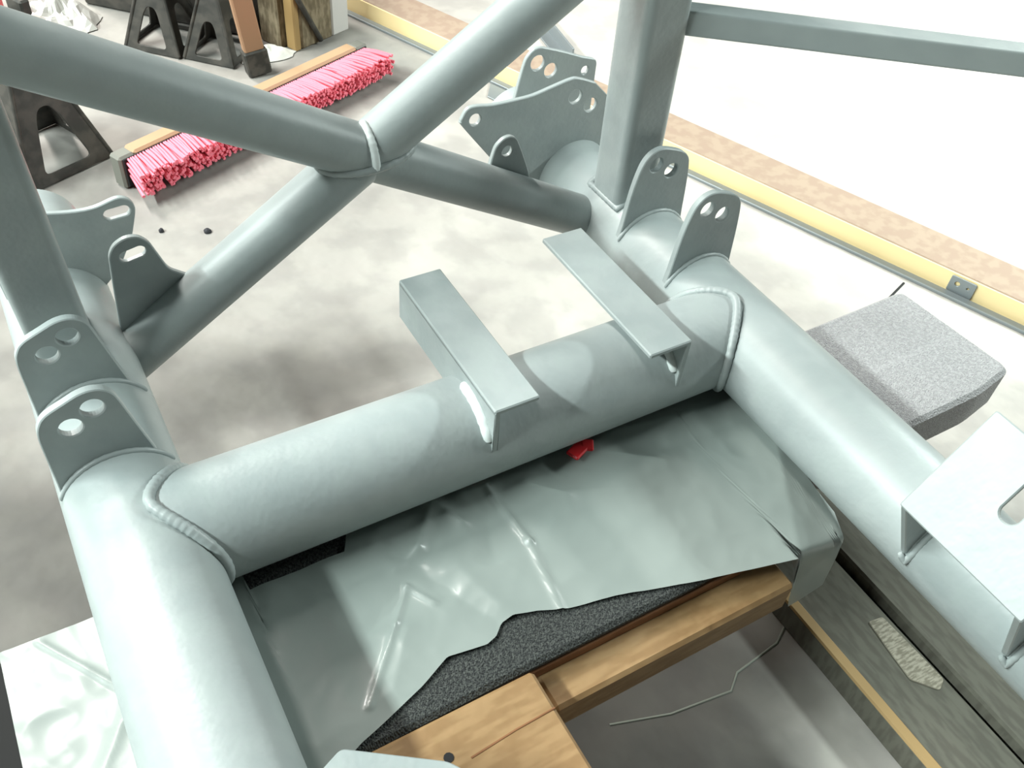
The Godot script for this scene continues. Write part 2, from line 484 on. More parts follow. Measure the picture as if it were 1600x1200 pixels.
func build_frame():
	var o := thing("welded_tube_frame", "large grey primed welded tube frame lying across the carpeted trestle", "vehicle frame", Vector3(0, AXIS, 0))
	var pm: Material = mats["primer"]; var wm: Material = mats["weld"]
	# main tubes
	var cm := part("crossmember", tube_mesh(Vector3(RAIL_L + 0.012, 0, 0), Vector3(RAIL_R - 0.012, 0, 0), 0.05, 96), pm, o)
	part("weld_bead", bead_mesh(saddle(RAIL_L, 1.0), 0.0048, false, 2), pm, cm)
	part("weld_bead", bead_mesh(saddle(RAIL_R, -1.0), 0.0048, false, 3), pm, cm)
	var rl := part("side_rail", tube_mesh(Vector3(RAIL_L, 0, 0.72), Vector3(RAIL_L, 0, -0.46), RR, 96), pm, o)
	var rr := part("side_rail", tube_mesh(Vector3(RAIL_R, 0, 0.72), Vector3(RAIL_R, 0, -0.46), RR, 96), pm, o)
	# posts
	part("post", square_tube_mesh(Vector3(-0.305, 0, -0.2185), Vector3(-0.330, 0.62, -0.238), 0.0257, 0.009, Vector3.RIGHT), pm, o)
	var pr := part("post", square_tube_mesh(Vector3(0.304, 0, -0.2128), Vector3(0.262, 0.62, -0.178), 0.0266, 0.010, Vector3.RIGHT), pm, o)
	var fw := []
	for k in 40:
		var a := TAU * k / 40
		var q := Vector2(cos(a), sin(a)); q = q / maxf(absf(q.x), absf(q.y)) * 0.028
		fw.append(Vector3(0.304 + q.x, sqrt(maxf(0.0, RR * RR - q.x * q.x)) + 0.001, -0.2128 + q.y))
	part("weld_bead", bead_mesh(fw, 0.004, true, 5), pm, pr)
	# cross braces in the plane of the posts
	var M := Vector3(-0.0125, 0.1668, -0.2128); var d1 := Vector3(1, 0.7213, 0.0663); var d2 := Vector3(-1, 0.5871, 0.0663)
	var b1 := part("brace", tube_mesh(M + d1 * -0.275, M + d1 * 0.33, 0.0248), pm, o)
	part("brace", tube_mesh(M, M + d2 * 0.33, 0.0252), pm, o)
	part("brace", tube_mesh(M, M + d2 * -0.305, 0.0246), pm, o)
	var u1 := d1.normalized(); var u2 := d2.normalized(); var nn := u1.cross(u2).normalized()
	if nn.z < 0: nn = -nn
	for e in 2:
		var w := (u1 + u2).normalized() if e == 0 else (u1 - u2).normalized()
		var semi := 0.0256 / maxf(0.2, u1.cross(w).length())
		var pts := []
		for k in 33:
			var a := lerpf(-0.08, PI + 0.08, k / 32.0) if e == 1 else lerpf(-0.15, PI * 0.52, k / 32.0)
			pts.append(M + w * cos(a) * semi + nn * sin(a) * 0.0256)
		part("weld_bead", bead_mesh(pts, 0.0042, false, 7 + e), wm if e == 0 else pm, b1)
	# tabs on the rails, mirrored pairs
	var tab := open_curve([Vector2(-0.0445, 0.034), Vector2(-0.0445, 0.067), Vector2(-0.0440, 0.090), Vector2(-0.0405, 0.102), Vector2(-0.034, 0.1095), Vector2(-0.020, 0.116), Vector2(-0.009, 0.1205), Vector2(0.000, 0.1215), Vector2(0.008, 0.1190), Vector2(0.0145, 0.1125), Vector2(0.018, 0.102), Vector2(0.024, 0.076), Vector2(0.034, 0.034)], 4)
	tab.append(Vector2(0.041, 0.006)); tab.append(Vector2(0.036, -0.01)); tab.append(Vector2(-0.036, -0.01)); tab.append(Vector2(-0.0455, 0.006))
	var hl := [hole(Vector2(-0.002, 0.1035), 0.0088), hole(Vector2(-0.0205, 0.0905), 0.0088)]
	for z in [-0.060, -0.147]:
		var t := part("link_tab", plate_mesh(tab, hl, 0.0075), pm, o, Vector3(RAIL_L, 0, z))
		part("weld_bead", bead_mesh(shift3(rail_arc(0.0, 0.0, -1.2, 1.1), Vector3(0, 0, 0.001)), 0.0028, false, 11), pm, t)
	var tabr := open_curve([Vector2(-0.0400, 0.040), Vector2(-0.0355, 0.082), Vector2(-0.0300, 0.108), Vector2(-0.024, 0.1205), Vector2(-0.015, 0.1275), Vector2(-0.004, 0.1290), Vector2(0.010, 0.1250), Vector2(0.024, 0.1190), Vector2(0.0325, 0.1115), Vector2(0.0365, 0.101), Vector2(0.040, 0.074), Vector2(0.0425, 0.040)], 4)
	tabr.append(Vector2(0.0455, 0.006)); tabr.append(Vector2(0.036, -0.01)); tabr.append(Vector2(-0.036, -0.01)); tabr.append(Vector2(-0.0455, 0.006))
	var hr := [hole(Vector2(-0.010, 0.1105), 0.0086), hole(Vector2(0.0125, 0.0985), 0.0086)]
	for z in [-0.068, -0.156]:
		var t := part("link_tab", plate_mesh(tabr, hr, 0.0075), pm, o, Vector3(RAIL_R, 0, z))
		part("weld_bead", bead_mesh(shift3(rail_arc(0.0, 0.0, -1.1, 1.2), Vector3(0, 0, 0.001)), 0.0028, false, 12), pm, t)
	# large suspension plates behind the posts
	var bp := [Vector2(0.183, 0.055), Vector2(0.146, 0.102), Vector2(0.143, 0.109), Vector2(0.1445, 0.1135), Vector2(0.1505, 0.1225), Vector2(0.1615, 0.1245), Vector2(0.183, 0.1215), Vector2(0.2105, 0.1215), Vector2(0.2345, 0.1225), Vector2(0.2585, 0.1275), Vector2(0.283, 0.1325), Vector2(0.2955, 0.1315), Vector2(0.3195, 0.1215)]
	var bps := open_curve(bp)
	bps.append_array([Vector2(0.352, 0.09), Vector2(0.352, -0.005), Vector2(0.27, -0.02), Vector2(0.235, 0.0), Vector2(0.206, 0.028)])
	part("suspension_plate", plate_mesh(bps, [hole(Vector2(0.161, 0.108), 0.0072), hole(Vector2(0.293, 0.1095), 0.0088), hole(Vector2(0.3165, 0.094), 0.0088)], 0.006), pm, o, Vector3(0, 0, -0.315))
	var rp := open_curve([Vector2(0.262, 0.071), Vector2(0.267, 0.096), Vector2(0.272, 0.116), Vector2(0.276, 0.1235), Vector2(0.284, 0.1305), Vector2(0.2935, 0.1315), Vector2(0.3035, 0.1285), Vector2(0.3265, 0.1205), Vector2(0.3565, 0.1085), Vector2(0.3725, 0.1035), Vector2(0.3785, 0.0985), Vector2(0.3795, 0.085), Vector2(0.380, 0.03)], 3)
	rp.append_array([Vector2(0.350, -0.01), Vector2(0.262, -0.01)])
	part("suspension_plate", plate_mesh(rp, [hole(Vector2(0.2905, 0.1125), 0.0098), hole(Vector2(0.3105, 0.0995), 0.0092), hole(Vector2(0.3625, 0.090), 0.0056)], 0.006), pm, o, Vector3(0, 0, -0.397))
	var la := [Vector2(-0.300, 0.112), Vector2(-0.291, 0.1105), Vector2(-0.2705, 0.106), Vector2(-0.255, 0.104), Vector2(-0.242, 0.1045), Vector2(-0.2265, 0.1085), Vector2(-0.2185, 0.1085), Vector2(-0.2115, 0.104), Vector2(-0.2085, 0.097), Vector2(-0.2095, 0.088), Vector2(-0.217, 0.065)]
	var las := open_curve(la)
	las.append_array([Vector2(-0.236, 0.030), Vector2(-0.262, 0.005), Vector2(-0.290, -0.01), Vector2(-0.340, -0.01), Vector2(-0.345, 0.09)])
	part("suspension_plate", plate_mesh(las, [hole(Vector2(-0.2255, 0.0935), 0.0058, Vector2(0.0065, 0.0005))], 0.006), pm, o, Vector3(0, 0, -0.315))
	# small lugs standing on the braces
	var lug := [Vector2(0.134, 0.100), Vector2(0.136, 0.110), Vector2(0.1405, 0.1255), Vector2(0.149, 0.1325), Vector2(0.157, 0.134), Vector2(0.165, 0.130), Vector2(0.172, 0.115), Vector2(0.186, 0.080), Vector2(0.186, 0.05), Vector2(0.15, 0.06)]
	part("lug", plate_mesh(rounded(lug, 0.008, 4), [hole(Vector2(0.1545, 0.1165), 0.0062)], 0.006), pm, o, Vector3(0, 0, -0.233))
	var lugl := [Vector2(-0.2575, 0.020), Vector2(-0.2525, 0.075), Vector2(-0.249, 0.108), Vector2(-0.243, 0.1175), Vector2(-0.2325, 0.1225), Vector2(-0.222, 0.1215), Vector2(-0.2135, 0.113), Vector2(-0.202, 0.078), Vector2(-0.180, 0.060), Vector2(-0.21, 0.01)]
	part("lug", plate_mesh(rounded(lugl, 0.006, 4), [hole(Vector2(-0.229, 0.104), 0.0056, Vector2(0.006, 0.0012))], 0.006), pm, o, Vector3(0, 0, -0.232))
	# angle-iron brackets across the crossmember
	angle_bracket(o, -0.0115, 0.0325, 0.067, -0.144, 0.047, true)
	angle_bracket(o, 0.148, 0.1955, 0.069, -0.142, 0.049, false)
	# tilted slotted mount on the right rail
	mount_bracket(o)
	# gusset low on the left rail
	var gp := part("gusset", plate_mesh(rounded([Vector2(-0.262, 0.400), Vector2(-0.262, 0.246), Vector2(-0.228, 0.231), Vector2(-0.169, 0.272), Vector2(-0.160, 0.285), Vector2(-0.160, 0.400)], 0.004, 4).map(func(p): return Vector2(p.x, -p.y)), [], 0.006), pm, o, Vector3(0, 0.020, 0))
	gp.rotation.x = -PI / 2
	# light square tube running out from the right post, with its gusset
	part("outrigger", square_tube_mesh(Vector3(0.300, 0.253, -0.200), Vector3(1.10, 0.253, 0.383), 0.0125, 0.003, Vector3.UP), pm, o)
	part("gusset", plate_mesh([Vector2(0.30, 0.268), Vector2(0.375, 0.268), Vector2(0.383, 0.30), Vector2(0.383, 0.42), Vector2(0.30, 0.42)], [], 0.006), pm, o, Vector3(0, 0, -0.212))

func shift3(l: Array, d: Vector3) -> Array:
	var o := []
	for p in l: o.append(p + d)
	return o

func angle_bracket(o: Node3D, xa: float, xb: float, top: float, zf: float, zn: float, leg_left: bool):
	var t := 0.0055
	var st := begin()
	add_box(st, Vector3(xb - xa, t, zn - zf), Transform3D(Basis(), Vector3((xa + xb) / 2, top - t / 2, (zf + zn) / 2)), 0.0012)
	# hanging leg, coped over the tube
	var x := xa if leg_left else xb - t
	var prof := []
	prof.append(Vector2(zf, top - t * 0.5)); prof.append(Vector2(zf, top - 0.047))
	for k in 17:
		var a := lerpf(-0.22, 1.28, k / 16.0)
		prof.append(Vector2(0.049 * sin(a) if k > 0 else -0.022, 0.049 * cos(a) if k > 0 else top - 0.047))
	prof.append(Vector2(zn + 0.0005, 0.010)); prof.append(Vector2(zn, top - t * 0.5))
	# plate is built in XY, turn it so that X becomes world -Z
	var q := prof.map(func(p): return Vector2(-p.x, p.y))
	add_plate(st, q, [], t, Transform3D(Basis(Vector3(0, 0, -1), Vector3(0, 1, 0), Vector3(1, 0, 0)), Vector3(x + t, 0, 0)), 0.0008)
	var b := part("angle_bracket", done(st), mats["primer"], o)
	var pts := []
	for k in 20:
		var a := lerpf(-0.16, 1.02, k / 19.0)
		pts.append(Vector3((xa - 0.001) if leg_left else (xb - t - 0.001), 0.0505 * cos(a), 0.0505 * sin(a)))
	part("weld_bead", bead_mesh(pts, 0.0055, false, 21), mats["weld"], b)

func mount_bracket(o: Node3D):
	var st := begin()
	# tilted plate: its left edge lies low beside the rail and it climbs to the right
	var ex := Vector3(0.61465, 0.78880, 0).normalized(); var ez := Vector3(0, 0, -1)
	var half := 0.0567; var wid := 0.0975
	var base := Vector3(0.204, 0.096, 0.285 + half)
	var outline := rounded([Vector2(0, -half), Vector2(wid, -half), Vector2(wid, half), Vector2(0, half)], 0.002, 2)
	var up := ex.cross(ez)
	var xf := Transform3D(Basis(ex, ez, up), base)
	add_plate(st, outline, [hole(Vector2(0.0655, -0.001), 0.0076, Vector2(0.0155, 0))], 0.006, xf, 0.001)
	var b := part("mount_bracket", done(st), mats["primer"], o)
	for s in [1.0, -1.0]:
		var z: float = base.z - s * (half - 0.0035)
		var prof := [Vector2(0.2065, 0.0935), Vector2(0.2540, 0.004), Vector2(0.262, -0.004), Vector2(0.30, 0.01), Vector2(0.345, 0.02), Vector2(0.318, 0.12), Vector2(0.266, 0.169)]
		var lm := part("leg", plate_mesh(prof, [], 0.006), mats["primer"], b, Vector3(0, 0, z + 0.003))
		part("weld_bead", bead_mesh([Vector3(0.2505, 0.004, -0.003), Vector3(0.2535, -0.003, 0.003), Vector3(0.2560, 0.008, 0.004), Vector3(0.2615, 0.024, 0.004), Vector3(0.272, 0.038, 0.004)], 0.003, false, 31), mats["primer"], lm)

# ==================================================================== trestle under the frame
func build_trestle():
	var o := thing("carpeted_trestle", "low wooden trestle with a grey carpeted top under the crossmember", "trestle", Vector3(0.09, 0, 0.1))
	var k := Vector3(-0.09, AXIS, -0.1)   # frame coordinates inside the trestle
	var outl := [Vector2(-0.42, 0.005), Vector2(0.10, -0.004), Vector2(0.299, -0.006), Vector2(0.299, 0.090), Vector2(0.205, 0.201), Vector2(0.12, 0.208), Vector2(-0.06, 0.208), Vector2(-0.26, 0.211), Vector2(-0.42, 0.214)]
	var c := part("carpet", plate_mesh(rounded(outl, 0.014, 5).map(func(p): return Vector2(p.x, -p.y)), [], 0.012, 0.004), mats["carpet"], o, k + Vector3(0, -0.0575, 0))
	c.rotation.x = -PI / 2
	# the carpet turned down over the right end, its paler colour stands for light
	var skirt := part("carpet_end", plate_mesh(rounded([Vector2(0.300, -0.006), Vector2(0.603, -0.012), Vector2(0.6155, 0.146), Vector2(0.55, 0.157), Vector2(0.330, 0.158), Vector2(0.300, 0.10)], 0.012, 5).map(func(p): return Vector2(p.x, -p.y)), [], 0.056, 0.005), mats["carpet_lit"], o, k + Vector3(0, -0.0575, 0))
	skirt.set_meta("label", "carpeted end with strong light painted into its colour")
	skirt.rotation.x = -PI / 2
	part("deck_board", box_mesh(Vector3(0.62, 0.013, 0.202), 0.001), mats["pine_dark"], o, k + Vector3(-0.105, -0.0765, 0.1075))
	part("front_rail", box_mesh(Vector3(0.262, 0.040, 0.170), 0.0035), mats["pine"], o, k + Vector3(0.080, -0.1035, 0.1555))
	var pl := part("plank", box_mesh(Vector3(0.195, 0.040, 0.260), 0.003), mats["pine"], o, k + Vector3(-0.1565, -0.077, 0.341))
	var kn := begin(); add_sweep(kn, [Vector3(0.005, 0.0195, -0.098), Vector3(0.005, 0.0206, -0.098)], 0.004, 10)
	part("knot", done(kn), mats["dark_hole"], pl)
	var cr := begin(); add_sweep(cr, [Vector3(0.0965, 0.0196, -0.094), Vector3(0.06, 0.0196, -0.093), Vector3(0.02, 0.0196, -0.090)], 0.0012, 6)
	part("crack", done(cr), mats["pine_dark"], pl)
	for x in [-0.355, 0.353]:
		part("upright", box_mesh(Vector3(0.085, 0.152, 0.085), 0.003), mats["pine_dark"], o, k + Vector3(x, -0.1845, 0.075))
		if x < 0:
			part("skid", box_mesh(Vector3(0.09, 0.0395, 0.80), 0.003), mats["grey_board"], o, k + Vector3(x, -0.28025, 0.28))
	part("upright", box_mesh(Vector3(0.085, 0.20, 0.085), 0.003), mats["pine_dark"], o, k + Vector3(-0.19, -0.1975, 0.42))
	# flat skid under the right rail, its left edge worn to bare yellow wood
	var sk := part("skid", box_mesh(Vector3(0.094, 0.0395, 0.80), 0.003), mats["grey_board"], o, k + Vector3(0.357, -0.28025, 0.28))
	part("bare_edge", box_mesh(Vector3(0.014, 0.004, 0.80), 0.0018), mats["yellow_edge"], sk, Vector3(-0.0405, 0.0190, 0.001))
	var patch := [Vector2(0.376, 0.255), Vector2(0.396, 0.258), Vector2(0.400, 0.345), Vector2(0.386, 0.352), Vector2(0.366, 0.328), Vector2(0.370, 0.295)]
	var pt := part("bare_patch", plate_mesh(rounded(patch, 0.003, 3).map(func(p): return Vector2(p.x - 0.357, -(p.y - 0.28))), [], 0.003, 0.0006), mats["bare_wood"], sk, Vector3(0, 0.0212, 0))
	pt.rotation.x = -PI / 2
	part("side_batten", box_mesh(Vector3(0.09, 0.048, 0.80), 0.003), mats["grey_board"], o, k + Vector3(0.4555, -0.276, 0.28))

# ==================================================================== plastic sheet
func seg_dist(p: Vector2, a: Vector2, b: Vector2) -> float:
	return p.distance_to(Geometry2D.get_closest_point_to_segment(p, a, b))

func build_sheet():
	var front := [Vector2(-0.424, 0.205), Vector2(-0.30, 0.215), Vector2(-0.222, 0.212), Vector2(-0.205, 0.204), Vector2(-0.183, 0.197), Vector2(-0.145, 0.184), Vector2(-0.116, 0.171), Vector2(-0.082, 0.176), Vector2(-0.072, 0.173), Vector2(-0.062, 0.164), Vector2(-0.050, 0.1625), Vector2(-0.029, 0.168), Vector2(-0.009, 0.177), Vector2(0.037, 0.186), Vector2(0.118, 0.209), Vector2(0.212, 0.232), Vector2(0.216, 0.322), Vector2(0.264, 0.310), Vector2(0.274, 0.240), Vector2(0.292, 0.200)]
	var ridges := [
		[Vector2(-0.006, 0.034), Vector2(0.000, 0.105), 0.0030, 0.0045], [Vector2(0.000, 0.105), Vector2(-0.010, 0.178), 0.0030, 0.0035],
		[Vector2(-0.058, 0.026), Vector2(-0.092, 0.066), 0.006, 0.006], [Vector2(-0.092, 0.066), Vector2(-0.118, 0.076), 0.005, 0.004],
		[Vector2(-0.058, 0.028), Vector2(-0.045, 0.060), 0.007, 0.008], [Vector2(-0.030, 0.030), Vector2(-0.008, 0.034), 0.008, 0.009],
		[Vector2(-0.117, 0.096), Vector2(-0.140, 0.125), 0.0024, 0.003], [Vector2(-0.140, 0.125), Vector2(-0.188, 0.180), 0.0024, 0.003], [Vector2(-0.117, 0.096), Vector2(-0.103, 0.122), 0.0024, 0.003], [Vector2(-0.135, 0.135), Vector2(-0.165, 0.175), 0.012, 0.003],
		[Vector2(0.030, 0.050), Vector2(0.056, 0.076), 0.010, 0.008], [Vector2(0.095, 0.036), Vector2(0.165, 0.085), 0.014, 0.010],
		[Vector2(0.14, 0.030), Vector2(0.23, 0.045), 0.016, 0.010], [Vector2(-0.07, 0.10), Vector2(-0.055, 0.15), 0.012, 0.004],
		[Vector2(0.02, 0.10), Vector2(0.12, 0.08), 0.02, 0.003], [Vector2(-0.395, 0.012), Vector2(-0.345, 0.085), 0.0022, 0.0022], [Vector2(-0.385, 0.15), Vector2(-0.34, 0.085), 0.004, 0.002],
		[Vector2(-0.115, 0.050), Vector2(-0.088, 0.115), 0.0065, -0.0035], [Vector2(-0.088, 0.115), Vector2(-0.065, 0.160), 0.008, -0.003],
		[Vector2(-0.16, 0.12), Vector2(-0.12, 0.10), 0.012, -0.003], [Vector2(-0.02, 0.055), Vector2(-0.035, 0.10), 0.008, -0.003]]
	var fn := FastNoiseLite.new(); fn.seed = 4; fn.frequency = 7.0; fn.fractal_octaves = 3; fn.fractal_type = FastNoiseLite.FRACTAL_RIDGED; fn.noise_type = FastNoiseLite.TYPE_SIMPLEX_SMOOTH
	var nu := 280; var nv := 96
	var pos := []
	for i in nu + 1:
		var x := lerpf(-0.424, 0.292, float(i) / nu)
		var zf := 0.2
		for k in front.size() - 1:
			if x >= front[k].x and x <= front[k + 1].x:
				zf = lerpf(front[k].y, front[k + 1].y, (x - front[k].x) / (front[k + 1].x - front[k].x))
		var zb := -0.02
		if x < -0.150 and x > -0.236: zb = 0.040
		elif x <= -0.236: zb = 0.008
		elif x < -0.12: zb = lerpf(0.040, -0.02, (x + 0.150) / 0.03)
		var row := []
		for j in nv + 1:
			var s := lerpf(zb, zf, float(j) / nv)
			var p := Vector2(x, s)
			var h := 0.0017 * (fn.get_noise_2d(x, s) + 1.0)
			for r in ridges:
				var d := seg_dist(p, r[0], r[1])
				h += r[3] * 0.75 * pow(maxf(0.0, 1.0 - d / (r[2] * 2.4)), 1.7)
			h = maxf(h, 0.0)
			var z := s; var y := -0.0562 + h
			# under the rails and the crossmember the sheet is pressed flat
			var room := INF
			for xr in [RAIL_L, RAIL_R]:
				if absf(x - xr) < RR: room = minf(room, -sqrt(RR * RR - (x - xr) * (x - xr)))
			if absf(s) < 0.05: room = minf(room, -sqrt(0.0025 - s * s))
			y = minf(y, maxf(room - 0.0015, -0.0562))
			# past the end of the front rail it sags to the right and hangs down
			var px := x
			var sag := clampf((s - 0.114) * 0.53 + (x - 0.287) * 0.85, 0.0, 0.06)
			if x > 0.19 and y > -0.06: y -= sag * 0.30
			var lim := 0.222 if x > 0.2125 else 0.248
			if s > lim:
				var e := s - lim
				z = lim + 0.008 * (1.0 - exp(-e / 0.008))
				y -= maxf(0.0, e - 0.008 * (1.0 - exp(-e / 0.008)))
				px += e * 0.22
			row.append(Vector3(px, y, z))
		pos.append(row)
	var st := begin(); st.set_smooth_group(0)
	for i in nu:
		for j in nv:
			quad(st, pos[i][j], pos[i + 1][j], pos[i + 1][j + 1], pos[i][j + 1], Vector3(0, 1, 0.3))
	solo("plastic_sheet", done(st), mats["sheet"], "crumpled translucent plastic sheet spread over the grey carpet under the frame", "plastic sheet", Vector3(0, AXIS, 0))
	var rg := begin()
	add_box(rg, Vector3(0.022, 0.004, 0.014), Transform3D(Basis(Vector3.UP, 0.4), Vector3(0.092, AXIS - 0.0425, 0.0400)), 0.0012)
	add_box(rg, Vector3(0.012, 0.004, 0.012), Transform3D(Basis(Vector3.UP, -0.5) * Basis(Vector3.RIGHT, 0.3), Vector3(0.103, AXIS - 0.0415, 0.0395)), 0.0012)
	solo("red_scrap", done(rg), mats["red_paint"], "small torn red scrap on the plastic sheet beneath the crossmember", "scrap")

# ==================================================================== timber and metal strip across the right
func build_timber():
	var d := Vector3(0.362, 0, 0.932); var n := Vector3(0.932, 0, -0.362)
	var a := Vector3(0.803, 0, -0.609)
	var mid := a + d * -0.1
	var b := Basis(n, Vector3.UP, -d)
	var ln := 2.9
	var o := thing("painted_timber", "long flat timber with a yellow painted edge lying on the floor beyond the frame", "timber", mid)
	var bar := begin(); add_box(bar, Vector3(0.092, 0.0385, ln), Transform3D(b, Vector3(0, 0.0193, 0) + n * 0.055), 0.003)
	part("board", done(bar), mats["tan_top"], o)
	var yp := begin(); add_box(yp, Vector3(0.003, 0.036, ln), Transform3D(b, Vector3(0, 0.0193, 0) + n * 0.0085), 0.0008)
	part("painted_edge", done(yp), mats["yellow_paint"], o)
	var s := thing("metal_strip", "thin galvanised strip on the floor along the yellow timber edge, with a drilled tab", "metal strip", mid)
	var sp := begin(); add_box(sp, Vector3(0.016, 0.006, ln), Transform3D(b, Vector3(0, 0.003, 0) + n * -0.006), 0.001)
	part("strip", done(sp), mats["galvanised"], s)
	var at := Vector3(0.979, 0, -0.128) - mid
	var along := at.dot(d)
	var xf := Transform3D(Basis(d, Vector3.UP, -n), d * along + n * 0.0035 + Vector3(0, 0.0, 0))
	var tb := begin(); add_plate(tb, rounded([Vector2(-0.021, 0.004), Vector2(0.021, 0.004), Vector2(0.021, 0.034), Vector2(-0.021, 0.034)], 0.003, 3), [hole(Vector2(-0.008, 0.022), 0.0042), hole(Vector2(0.010, 0.021), 0.0022)], 0.003, xf, 0.0006)
	part("drilled_tab", done(tb), mats["galvanised"], s)
	var ft := part("flat_tab", plate_mesh([Vector2(0.612, 1.050), Vector2(0.634, 0.995), Vector2(0.600, 0.950), Vector2(0.580, 1.005)], [], 0.003), mats["galvanised"], s, Vector3(0, 0.0035, 0) - mid)
	ft.rotation.x = -PI / 2

# ==================================================================== broom
func build_broom():
	# lying on its side: block towards the wall, bristles towards the viewer
	var a := Vector3(-0.143, 0, -0.956); var e := Vector3(0.402, 0, -1.193)
	var d := (e - a).normalized(); var n := Vector3(-d.z, 0, d.x)   # towards the viewer
	if n.z < 0: n = -n
	var ln := a.distance_to(e)
	var o := thing("push_broom", "push broom head with pink bristles lying on its side on the concrete", "broom", (a + e) / 2)
	var b := Basis(d, Vector3.UP, n)
	var st := begin(); add_box(st, Vector3(ln - 0.06, 0.062, 0.030), Transform3D(b, Vector3(0, 0.031, 0) - n * 0.015), 0.004)
	var blk := part("block", done(st), mats["broom_wood"], o)
	for s in [-1, 1]:
		var c := begin(); add_box(c, Vector3(0.032, 0.060, 0.029), Transform3D(b, d * (s * (ln / 2 - 0.016)) + Vector3(0, 0.030, 0) - n * 0.015), 0.004)
		part("block_end", done(c), mats["end_grey"], blk)
	var rng := RandomNumberGenerator.new(); rng.seed = 9
	var base := begin(); add_box(base, Vector3(ln - 0.012, 0.052, 0.004), Transform3D(b, Vector3(0, 0.031, 0) + n * 0.001), 0.001)
	part("tuft_row", done(base), mats["dark_hole"], blk)
	# tufts: a fan of tapered bundles, a few hundred stiff bristle bundles in one mass
	var br := begin()
	var cols := 112
	for r in 6:
		for i in cols:
			var u := (float(i) + rng.randf_range(-0.2, 0.2) + (0.5 if r % 2 else 0.0)) / cols
			var x := lerpf(-ln / 2 + 0.012, ln / 2 - 0.012, clampf(u, 0, 1))
			var y0 := lerpf(0.026, 0.055, r / 5.0)
			var splay := (u - 0.5) * 0.035 + rng.randf_range(-0.006, 0.006)
			var y1 := y0 + (r - 2.5) * 0.001 + rng.randf_range(-0.002, 0.002) - 0.003
			y1 = maxf(y1, 0.006)
			var lenb := 0.064 + rng.randf_range(-0.004, 0.003)
			var root := d * x + Vector3(0, y0, 0) + n * 0.001
			var tip := d * (x + splay) + Vector3(0, y1, 0) + n * lenb
			var midp := root.lerp(tip, 0.45) + Vector3(0, 0.002, 0)
			add_sweep(br, [root, root.lerp(midp, 0.4), midp, tip], [0.0018, 0.0024, 0.0029, 0.0031 + rng.randf_range(-0.0005, 0.0005)], 5)
	var bm := part("bristles", done(br), mats["bristle"], o)
	bm.set_meta("kind", "stuff")

# ==================================================================== jack stands
func arch(w: float, h: float, tw: float) -> Array:
	# an A-shaped side panel: bottom width w, top width tw, height h
	return [Vector2(-w / 2, 0), Vector2(w / 2, 0), Vector2(tw / 2, h), Vector2(-tw / 2, h)]

func jack_stand(at: Vector3, turn: float, w: float, label: String) -> Node3D:
	var o := thing("jack_stand", label, "jack stand", at, turn, "jack stands at the back of the floor")
	var h := w * 1.25; var tw := w * 0.27
	var lean := atan2((w - tw) / 2, h)
	var sl := sqrt(h * h + pow((w - tw) / 2, 2))
	for k in 4:
		var st := begin()
		var hole_pts := []
		for p in [Vector2(-w * 0.27, w * 0.10), Vector2(w * 0.27, w * 0.10), Vector2(w * 0.12, w * 0.62), Vector2(w * 0.06, w * 0.72), Vector2(-w * 0.06, w * 0.72), Vector2(-w * 0.12, w * 0.62)]: hole_pts.append(p)
		var rot := Basis(Vector3.UP, k * PI / 2)
		var bas := rot * Basis(Vector3.RIGHT, -lean)
		add_plate(st, arch(w, sl, tw), [rounded(hole_pts, w * 0.07, 4)], 0.004, Transform3D(bas, rot * Vector3(0, 0.002, w / 2)), 0.0008)
		part("side_panel", done(st), mats["stand_steel"], o)
		var ed := begin()
		add_sweep(ed, [rot * Vector3(w / 2 - 0.002, 0.004, w / 2 - 0.002), rot * Vector3(tw / 2, h, tw / 2)], 0.004, 8)
		part("corner_edge", done(ed), mats["stand_steel"], o)
	var ne := begin(); add_sweep(ne, [Vector3(0, h - 0.01, 0), Vector3(0, h + 0.03, 0)], w * 0.15, 20)
	part("neck", done(ne), mats["stand_steel"], o)
	var sd := begin()
	add_box(sd, Vector3(w * 0.5, 0.014, w * 0.26), Transform3D(Basis(), Vector3(0, h + 0.036, 0)), 0.003)
	for s in [-1, 1]: add_box(sd, Vector3(w * 0.10, 0.026, w * 0.26), Transform3D(Basis(), Vector3(s * w * 0.22, h + 0.052, 0)), 0.003)
	part("saddle", done(sd), mats["stand_steel"], o)
	return o

func build_stands():
	var a := jack_stand(Vector3(-0.245, 0, -1.11), 0.42, 0.165, "dark steel jack stand nearest the broom's left end")
	var hd := begin(); add_sweep(hd, [Vector3(-0.085, 0.10, 0.05), Vector3(-0.105, 0.05, 0.075)], 0.008, 10)
	part("red_handle", done(hd), mats["red_paint"], a).set_meta("label", "red painted handle")
	jack_stand(Vector3(0.065, 0, -1.463), -PI / 4, 0.124, "dark steel jack stand behind the brace, middle of the three")
	jack_stand(Vector3(0.152, 0, -1.376), -PI / 4, 0.112, "dark steel jack stand with the rusty wooden prop leaning at its side")

